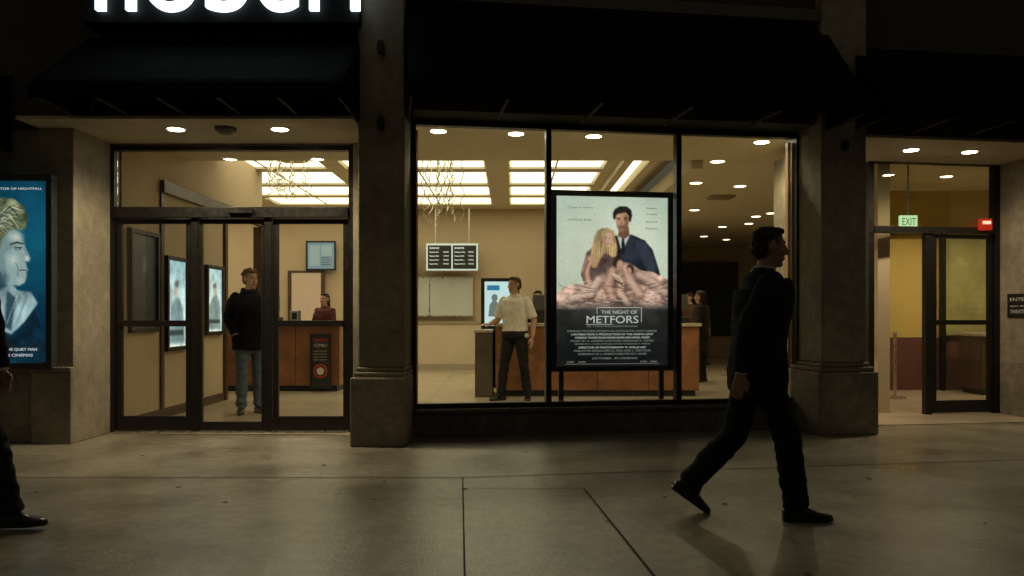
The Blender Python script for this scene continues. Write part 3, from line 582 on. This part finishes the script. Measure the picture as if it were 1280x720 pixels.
def wall_poster(y0,y1,z0,z1,top,bot,st):
    e=empty('wall_poster',(-4.1,(y0+y1)/2,z0)); x=-4.115
    boxes('frame',[(x,x+.05,y0,y1,z0,z0+.05),(x,x+.05,y0,y1,z1-.05,z1),(x,x+.05,y0,y0+.05,z0+.051,z1-.051),(x,x+.05,y1-.05,y1,z0+.051,z1-.051)],blk,e,bevel=.004)
    c=Canvas(60,100,top,bot)
    d1=tuple(v*.7 for v in top); c.poly([(.1,.95),(.2,.55),(.4,.45),(.6,.42),(.85,.55),(.95,.95)],d1,.9,6); c.ell(.5,.34,.15,.11,(190,170,155),.5,a=.8 if st>1 else .25); c.ell(.5,.27,.16,.06,(90,84,80),.6,a=.8 if st>1 else .3); c.shade(np.ones_like(c.U),.15,5)
    c.poly([(.15,.80),(.85,.80),(.85,.86),(.15,.86)],tuple(v*.3 for v in top)); c.grain(8)
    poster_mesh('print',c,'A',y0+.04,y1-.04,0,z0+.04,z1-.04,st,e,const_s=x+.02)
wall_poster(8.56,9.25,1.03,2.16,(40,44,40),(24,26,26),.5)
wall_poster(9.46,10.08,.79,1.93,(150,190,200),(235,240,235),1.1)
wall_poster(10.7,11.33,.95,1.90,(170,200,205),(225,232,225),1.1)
# ------------------------------------------------------------------ people
def v3(*a): return Vector(a)
class Body:
    def __init__(s): s.v=[];s.f=[];s.l=[]
    def add(s,V,Fc,lab,M=None):
        n=len(s.v); s.v+=[(M@v if M else v) for v in V]; s.f+=[tuple(i+n for i in f) for f in Fc]; s.l+=[lab]*len(V)
    def loft(s,pts,ra,rb,ref,lab,seg=18,M=None,sub=5,pw=1.0):
        P=[Vector(p) for p in pts]; n=len(P); Q=[];A=[];Bq=[]
        for i in range(n-1):
            p0=P[max(i-1,0)];p1=P[i];p2=P[i+1];p3=P[min(i+2,n-1)]
            for k in range(sub):
                t=k/sub; Q.append(.5*((2*p1)+(p2-p0)*t+(2*p0-5*p1+4*p2-p3)*t*t+(3*p1-p0-3*p2+p3)*t**3))
                u=t*t*(3-2*t); A.append(ra[i]*(1-u)+ra[i+1]*u); Bq.append(rb[i]*(1-u)+rb[i+1]*u)
        Q.append(P[-1]);A.append(ra[-1]);Bq.append(rb[-1])
        V=[];Fc=[];m=len(Q); ref=Vector(ref)
        for i in range(m):
            T=(Q[min(i+1,m-1)]-Q[max(i-1,0)]).normalized(); Sx=(ref-T*ref.dot(T)).normalized(); Ux=T.cross(Sx)
            for k in range(seg):
                a=2*math.pi*k/seg; c,sn=math.cos(a),math.sin(a)
                c=math.copysign(abs(c)**pw,c); sn=math.copysign(abs(sn)**pw,sn)
                V.append(Q[i]+Sx*A[i]*c+Ux*Bq[i]*sn)
        for i in range(m-1):
            for k in range(seg): Fc.append((i*seg+k,i*seg+(k+1)%seg,(i+1)*seg+(k+1)%seg,(i+1)*seg+k))
        T0=(Q[0]-Q[1]).normalized();T1=(Q[-1]-Q[-2]).normalized()
        V.append(Q[0]+T0*min(A[0],Bq[0])*.45);V.append(Q[-1]+T1*min(A[-1],Bq[-1])*.45); c0=len(V)-2;c1=c0+1
        for k in range(seg): Fc.append((c0,(k+1)%seg,k)); Fc.append((c1,(m-1)*seg+k,(m-1)*seg+(k+1)%seg))
        s.add(V,Fc,lab,M)
    def ell(s,c,r,lab,M=None,rot=None,n=16,m=10):
        V=[];Fc=[];c=Vector(c)
        for j in range(1,m):
            p=math.pi*j/m
            for i in range(n):
                a=2*math.pi*i/n; v=Vector((r[0]*math.sin(p)*math.cos(a),r[1]*math.sin(p)*math.sin(a),r[2]*math.cos(p)))
                V.append(c+v)
        tv=Vector((0,0,r[2])); V.append(c+tv);V.append(c-tv)
        for j in range(m-2):
            for i in range(n): Fc.append((j*n+i,(j+1)*n+i,(j+1)*n+(i+1)%n,j*n+(i+1)%n))
        for i in range(n): Fc.append((len(V)-2,i,(i+1)%n)); Fc.append((len(V)-1,(m-2)*n+(i+1)%n,(m-2)*n+i))
        s.add(V,Fc,lab,M)
def hand(b,wrist,d,palm,side,curl,lab='skin'):
    d=Vector(d).normalized(); palm=Vector(palm); palm=(palm-d*palm.dot(d)).normalized(); th=d.cross(palm).normalized()*side
    w=Vector(wrist)
    b.loft([w-d*.02,w+d*.02,w+d*.06,w+d*.095],[.026,.032,.040,.038],[.020,.016,.015,.012],th,lab,seg=12,sub=3)
    for k,(o,L) in enumerate(((.030,.070),(.010,.080),(-.010,.074),(-.030,.058))):
        p=w+d*.09+th*o; pts=[p-d*.015,p]; a=0
        for q in range(3):
            a+=curl*(.6+.25*k*.4); dr=(d*math.cos(a)+palm*math.sin(a)).normalized(); p=p+dr*L*(.42,.33,.25)[q]; pts.append(p)
        b.loft(pts,[.0095,.0092,.0085,.0078,.006],[.0095,.0092,.0085,.0078,.006],th,lab,seg=8,sub=2)
    p=w+d*.025+th*.025; q1=p+(d*.6+th*.7+palm*.35).normalized()*.035; q2=q1+(d*.9+th*.25+palm*.4).normalized()*.032; q3=q2+(d+palm*.4).normalized()*.024
    b.loft([p,q1,q2,q3],[.014,.012,.010,.007],[.014,.012,.010,.007],palm,lab,seg=8,sub=2)
def person(name,loc,yaw,pose,st,height=1.75,vox=.006):
    b=Body(); g=lambda k,d: pose.get(k,d)
    lean=g('lean',0.0); L=lambda z:(lean*(z-.95) if z>.95 else 0)
    jk=st.get('jacket',True); ex_=.016 if jk else .006
    hem=st.get('hem',.80 if jk else .93)
    prof=[(hem,.118,.178),(.90,.120,.176),(.98,.112,.165),(1.08,.104,.152),(1.18,.112,.164),(1.30,.124,.184),(1.385,.118,.190),(1.435,.098,.165),(1.475,.070,.105),(1.51,.050,.058)]
    fat=st.get('fat',0)
    pts=[(L(z)+(.012 if 1.2<z<1.4 else 0),0,z) for z,_,_ in prof]
    b.loft(pts,[w+ex_+(fat if z<1.3 else 0) for z,_,w in prof],[d+ex_+(fat if z<1.4 else 0) for z,d,_ in prof],(0,1,0),'top',seg=32,sub=4,pw=.92)
    b.ell((0,0,.93),(.112,.160,.10),'legs')
    nb=v3(L(1.50),0,1.47); hp=g('head_off',(.02+lean*.1,0)); hc=v3(L(1.53)+hp[0],hp[1],1.545)
    b.loft([nb,(nb+hc)/2,hc+v3(0,0,.03)],[.060,.056,.056],[.062,.058,.058],(0,1,0),'skin',sub=4)
    b.loft([nb+v3(-.002,0,.015),nb+v3(.002,0,.045)],[.072,.064],[.074,.066],(0,1,0),st.get('collar','shirt'),sub=4)
    if st.get('hood'): b.loft([nb+v3(-.05,0,.0),nb+v3(-.06,0,.06)],[.12,.10],[.07,.055],(0,1,0),'top',sub=4)
    M=Matrix.Translation(hc)@Matrix.Rotation(g('head_yaw',0),4,'Z')@Matrix.Rotation(g('head_pitch',0),4,'Y')@Matrix.Translation(-v3(0,0,1.545))
    b.ell((-.008,0,1.662),(.094,.075,.088),'skin',M,n=28,m=20)
    b.ell((.026,0,1.600),(.066,.056,.082),'skin',M,n=28,m=20); b.ell((.062,0,1.540),(.026,.026,.020),'skin',M)
    b.loft([(-.01,0,1.575),(.055,0,1.545)],[.055,.024],[.025,.018],(0,1,0),'skin',M=M)
    b.loft([(.078,0,1.668),(.094,0,1.645),(.112,0,1.617),(.096,0,1.605)],[.008,.010,.016,.013],[.010,.011,.011,.010],(0,1,0),'skin',M=M,seg=12,sub=4)
    b.ell((.070,0,1.674),(.022,.048,.012),'skin',M,n=24,m=14)
    for s_ in (1,-1):
        b.ell((.0755,.031*s_,1.650),(.009,.011,.0045),'eye',M,n=10,m=6); b.ell((.084,.030*s_,1.676),(.006,.017,.003),'brow',M,n=10,m=6)
        b.ell((-.004,.078*s_,1.640),(.020,.009,.032),'skin',M); b.ell((.055,.040*s_,1.615),(.026,.018,.022),'skin',M)
    b.ell((.089,0,1.578),(.009,.022,.004),'lip',M,n=12,m=6); b.ell((.087,0,1.569),(.009,.019,.005),'lip',M,n=12,m=6)
    hs=st.get('hair_style','short')
    b.ell((-.022,0,1.684),(.092,.083,.081),'hair',M,n=28,m=20); b.ell((-.048,0,1.640),(.068,.078,.078),'hair',M,n=20,m=14); b.ell((.026,0,1.737),(.054,.060,.026),'hair',M,n=20,m=12)
    if hs=='long':
        b.ell((-.045,0,1.60),(.070,.092,.13),'hair',M,n=20,m=12); b.ell((-.06,0,1.50),(.05,.095,.12),'hair',M,n=20,m=12)
    if hs=='curly':
        for k in range(40):
            a=random.uniform(0,6.28); p=random.uniform(0,1.5); q=v3(-.02+.094*math.sin(p)*math.cos(a),.086*math.sin(p)*math.sin(a),1.69+.080*math.cos(p))
            if q.x>.05 and q.z<1.72: continue
            b.ell(q,(.02,.02,.018),'hair',M,n=8,m=6)
    ra=[.060,.062,.056,.050,.047,.040,.034]; sl=.012 if jk else 0.0
    for s_,k in ((1,'l'),(-1,'r')):
        sh=v3(L(1.43),.178*s_,1.425); el=Vector(g('el_'+k,(-.03,.245*s_,1.14))); wr=Vector(g('wr_'+k,(.03,.25*s_,.885)))
        short=st.get('short_sleeve')
        P=[sh+v3(0,-.03*s_,.0),sh*.75+el*.25,sh*.45+el*.55,el,el*.6+wr*.4,el*.25+wr*.75,wr]
        rr=[x+sl for x in ra]
        if short:
            b.loft(P,[x-.006 for x in ra],[x-.006 for x in ra],(1,0,0),'skin'); m2=sh*.12+el*.88
            b.loft([P[0],P[1],P[2],m2],[.068,.071,.068,.066],[.068,.071,.068,.066],(1,0,0),'top')
        else:
            b.loft(P,rr,rr,(1,0,0),'top')
            if jk: b.loft([wr-(wr-el).normalized()*.01,wr+(wr-el).normalized()*.012],[.034,.032],[.034,.032],(1,0,0),'shirt',seg=14,sub=3)
        b.ell(sh,(.068,.060,.062),'top')
        if not g('pocket',False):
            d=(wr-el).normalized() if not g('hd_'+k,None) else Vector(g('hd_'+k,None))
            hand(b,wr+d*.012,d,g('hp_'+k,(0,-s_,0)),(-1 if s_>0 else 1)*g('ts_'+k,1),g('curl',.35))
        else:
            b.ell(wr+v3(0,0,-.04),(.05,.04,.07),'legs' if not jk else 'top')
    for s_,k in ((1,'l'),(-1,'r')):
        hip=v3(0,.088*s_,.92); kn=Vector(g('kn_'+k,(.015,.10*s_,.50))); an=Vector(g('an_'+k,(-.01,.105*s_,.085)))
        P=[hip+v3(0,0,.03),hip*.7+kn*.3,hip*.3+kn*.7,kn,kn*.6+an*.4,kn*.2+an*.8,an+(kn-an).normalized()*.005]
        sd=st.get('leg',1.0)
        b.loft(P,[.094,.094,.079,.071*sd,.068*sd,.062*sd,.064*sd],[.100,.098,.082,.073*sd,.070*sd,.066*sd,.070*sd],(0,1,0),'legs',seg=22)
        fd=Vector(g('fd_'+k,(1,.12*s_,0))).normalized(); side=v3(0,0,1).cross(fd).normalized(); up=fd.cross(side)
        a0=an-up*.085
        def fp(x,z): return a0+fd*x+up*z
        b.loft([fp(-.075,.036),fp(-.05,.04),fp(0,.048),fp(.06,.043),fp(.12,.032),fp(.17,.026),fp(.205,.022)],[.026,.036,.038,.042,.048,.042,.024],[.030,.038,.046,.040,.030,.024,.016],side,'shoe',seg=16,pw=.8)
        b.loft([fp(-.08,.010),fp(0,.010),fp(.11,.010),fp(.21,.011)],[.030,.036,.050,.026],[.011]*4,side,'shoe',seg=14,pw=.6)
        b.loft([an+v3(0,0,.05),an-up*.03],[.045,.042],[.045,.045],side,'sock',seg=14)
    me=bpy.data.meshes.new('tmp'); me.from_pydata([tuple(v) for v in b.v],[],b.f); o=bpy.data.objects.new('tmp',me); COL.objects.link(o)
    r=o.modifiers.new('r','REMESH'); r.mode='VOXEL'; r.voxel_size=vox
    sm_=o.modifiers.new('s','SMOOTH'); sm_.factor=.5; sm_.iterations=2
    dg=bpy.context.evaluated_depsgraph_get(); m2=bpy.data.meshes.new_from_object(o.evaluated_get(dg)); bpy.data.objects.remove(o)
    kd=KDTree(len(b.v))
    for i,v in enumerate(b.v): kd.insert(v,i)
    kd.balance()
    labs=['skin','top','legs','shirt','shoe','hair','eye','lip','tie','sock','belt','brow']
    clo={'top','legs'}; vl=[]
    for v in m2.vertices: vl.append(b.l[kd.find(v.co)[1]])
    nr=[v.normal.copy() for v in m2.vertices]
    for i,v in enumerate(m2.vertices):
        l=vl[i]; c=v.co
        if l in clo:
            q=noise.noise(Vector((c.x*9,c.y*9,c.z*20)))*.0065+noise.noise(Vector((c.x*22+5,c.y*22,c.z*34)))*.003
            if l=='legs' and c.z<.62: q*=1.7
            v.co=c+nr[i]*q
        elif l=='hair': v.co=c+nr[i]*(noise.noise(Vector((c.x*60,c.y*60,c.z*30)))*.006)
    rule=st.get('rule')
    for p in m2.polygons:
        p.use_smooth=True; c=p.center; l=vl[p.vertices[0]]
        if rule: l=rule(l,c,L)
        p.material_index=labs.index(l)
    pal={'skin':(.42,.24,.15),'lip':(.30,.12,.09),'eye':(.14,.10,.08),'hair':(.02,.014,.010),'shirt':(.6,.58,.54),'shoe':(.012,.011,.010),'sock':(.02,.02,.02),'tie':(.02,.02,.04),'belt':(.02,.013,.01),'top':(.015,.016,.02),'legs':(.015,.016,.02)}
    pal.update(st['cols']); pal['brow']=tuple(.5*x+.5*y*.5 for x,y in zip(pal['hair'],pal['skin']))
    for l in labs:
        ro={'skin':.5,'hair':.6,'shoe':.28,'eye':.2}.get(l,.9)
        m2.materials.append(mat('%s_%s'%(name+st.get('id',''),l),pal[l],ro,.12 if l!='eye' else 0,14,.25 if l in('top','legs') else 0,400,spec=.15 if l in('top','legs','hair') else .4))
    ob=bpy.data.objects.new(name,m2); COL.objects.link(ob); k=height/1.765
    ob.scale=(k,k,k); ob.rotation_euler=(0,0,yaw); ob.location=loc; return ob
def suit_rule(l,c,L):
    if l=='top':
        x=c.x-L(c.z)
        if x>.05 and 1.17<c.z<1.52:
            w=(c.z-1.17)*.22
            if abs(c.y)<.018: return 'tie'
            if abs(c.y)<w: return 'shirt'
    return l
walk={'lean':.07,'head_off':(.028,0),'kn_r':(.15,-.09,.50),'an_r':(.205,-.09,.088),'fd_r':(1,-.08,.01),'kn_l':(-.115,.09,.495),'an_l':(-.395,.095,.180),'fd_l':(.80,.06,-.58),
 'el_r':(-.125,-.25,1.165),'wr_r':(-.165,-.235,.90),'el_l':(.06,.25,1.16),'wr_l':(.15,.20,.915),'curl':.45,'head_pitch':.07}
person('walking_man',(1.48,4.83,0),0.0,walk,{'rule':suit_rule,'cols':{'top':(.010,.011,.014),'legs':(.010,.011,.013),'skin':(.32,.18,.12)},'fat':.035,'leg':1.12,'hem':.77},1.755,.0055)
walk2={'lean':.03,'head_off':(.02,0),'kn_r':(.22,-.09,.52),'an_r':(.325,-.09,.098),'fd_r':(1,-.05,.06),'kn_l':(-.10,.09,.50),'an_l':(-.36,.095,.175),'fd_l':(.80,.06,-.56),
 'el_r':(-.12,-.26,1.15),'wr_r':(-.12,-.25,.90),'el_l':(.04,.25,1.15),'wr_l':(.10,.22,.93),'curl':.4}
person('pedestrian',(-3.17,4.62,0),0.05,walk2,{'rule':suit_rule,'cols':{'top':(.012,.012,.012),'legs':(.012,.012,.011)},'id':'b','leg':1.15},1.70,.007)
stand={'el_l':(-.05,.25,1.17),'wr_l':(.07,.19,.965),'el_r':(-.05,-.25,1.17),'wr_r':(.07,-.19,.965),'pocket':True,'head_yaw':.35,'fd_l':(1,.35,0),'fd_r':(1,-.25,0),'kn_r':(.03,-.10,.50)}
person('standing_man',(-3.245,9.92,.008),math.radians(-62),stand,{'hood':True,'collar':'top','hair_style':'curly','hem':.78,'leg':1.05,
  'cols':{'top':(.008,.008,.010),'legs':(.12,.16,.20),'hair':(.13,.085,.05),'shoe':(.03,.028,.025)},'fat':.02},1.78,.006)
def ws_rule(l,c,L):
    if l in('top','legs') and .955<c.z<.99 and abs(c.y)<.2 and abs(c.x)<.2: return 'belt'
    if l=='top' and c.z<=.955 and abs(c.y)<.185: return 'legs'
    return l
ws={'el_r':(.03,-.265,1.15),'wr_r':(.20,-.30,1.09),'hd_r':(.9,-.5,-.05),'hp_r':(0,0,-1),'el_l':(-.04,.275,1.15),'wr_l':(.03,.285,.905),
  'kn_l':(.03,.15,.50),'an_l':(-.02,.19,.085),'kn_r':(.05,-.15,.50),'an_r':(.04,-.20,.085),'head_yaw':-.35,'lean':.02,'fd_l':(1,.45,0),'fd_r':(1,-.45,0)}
person('man_in_white_shirt',(.045,11.38,.008),math.radians(244),ws,{'jacket':False,'short_sleeve':True,'collar':'top','rule':ws_rule,'hem':.92,'fat':.022,
  'cols':{'top':(.66,.62,.54),'legs':(.015,.015,.017),'hair':(.06,.035,.02)}},1.76,.006)
cp={'el_l':(.05,.24,1.16),'wr_l':(.27,.15,1.12),'el_r':(.05,-.24,1.16),'wr_r':(.27,-.15,1.12)}
person('cashier',(-3.27,14.0,.008),math.radians(-115),cp,{'jacket':False,'hair_style':'long','collar':'top','cols':{'top':(.09,.03,.028),'hair':(.02,.012,.008)}},1.60,.011)
person('cashier',(.42,13.1,.008),math.radians(-80),cp,{'jacket':False,'collar':'top','hair_style':'long','cols':{'top':(.04,.04,.04),'hair':(.03,.02,.012)},'id':'b'},1.62,.011)
person('customer_woman',(3.45,14.6,.008),math.radians(150),{},{'hair_style':'long','collar':'top','hem':.62,'cols':{'top':(.03,.028,.026),'hair':(.04,.022,.014)}},1.66,.010)
person('customer_man',(3.85,17.3,.008),math.radians(200),{},{'cols':{'top':(.10,.05,.035),'hair':(.04,.022,.014)}},1.70,.012)
person('customer_man',(4.6,19.5,.008),math.radians(-60),{},{'cols':{'top':(.16,.13,.10),'legs':(.04,.04,.05)},'id':'b'},1.74,.012)
# ------------------------------------------------------------------ world, camera
w=bpy.data.worlds.new('World'); sc.world=w; w.use_nodes=True; nt=w.node_tree; bg=nt.nodes['Background']
sky=nt.nodes.new('ShaderNodeTexSky'); sky.sky_type='NISHITA'; sky.sun_disc=False; sky.sun_elevation=math.radians(0.0); sky.sun_rotation=math.radians(200)
mx=nt.nodes.new('ShaderNodeMix'); mx.data_type='RGBA'; mx.blend_type='MIX'; mx.inputs[0].default_value=.8; mx.inputs[7].default_value=(1.0,.86,.58,1)
nt.links.new(sky.outputs[0],mx.inputs[6]); nt.links.new(mx.outputs[2],bg.inputs[0]); bg.inputs[1].default_value=.078
cam=bpy.data.cameras.new('Camera'); co=bpy.data.objects.new('Camera',cam); COL.objects.link(co)
cam.sensor_width=36; cam.lens=36*F/1280; cam.shift_y=(HOR-360)/1280; cam.clip_end=600; cam.clip_start=.05
co.location=(0,0,H); co.rotation_euler=(math.pi/2,0,0); sc.camera=co
sc.view_settings.view_transform='Standard'; sc.view_settings.look='None'; sc.view_settings.exposure=0
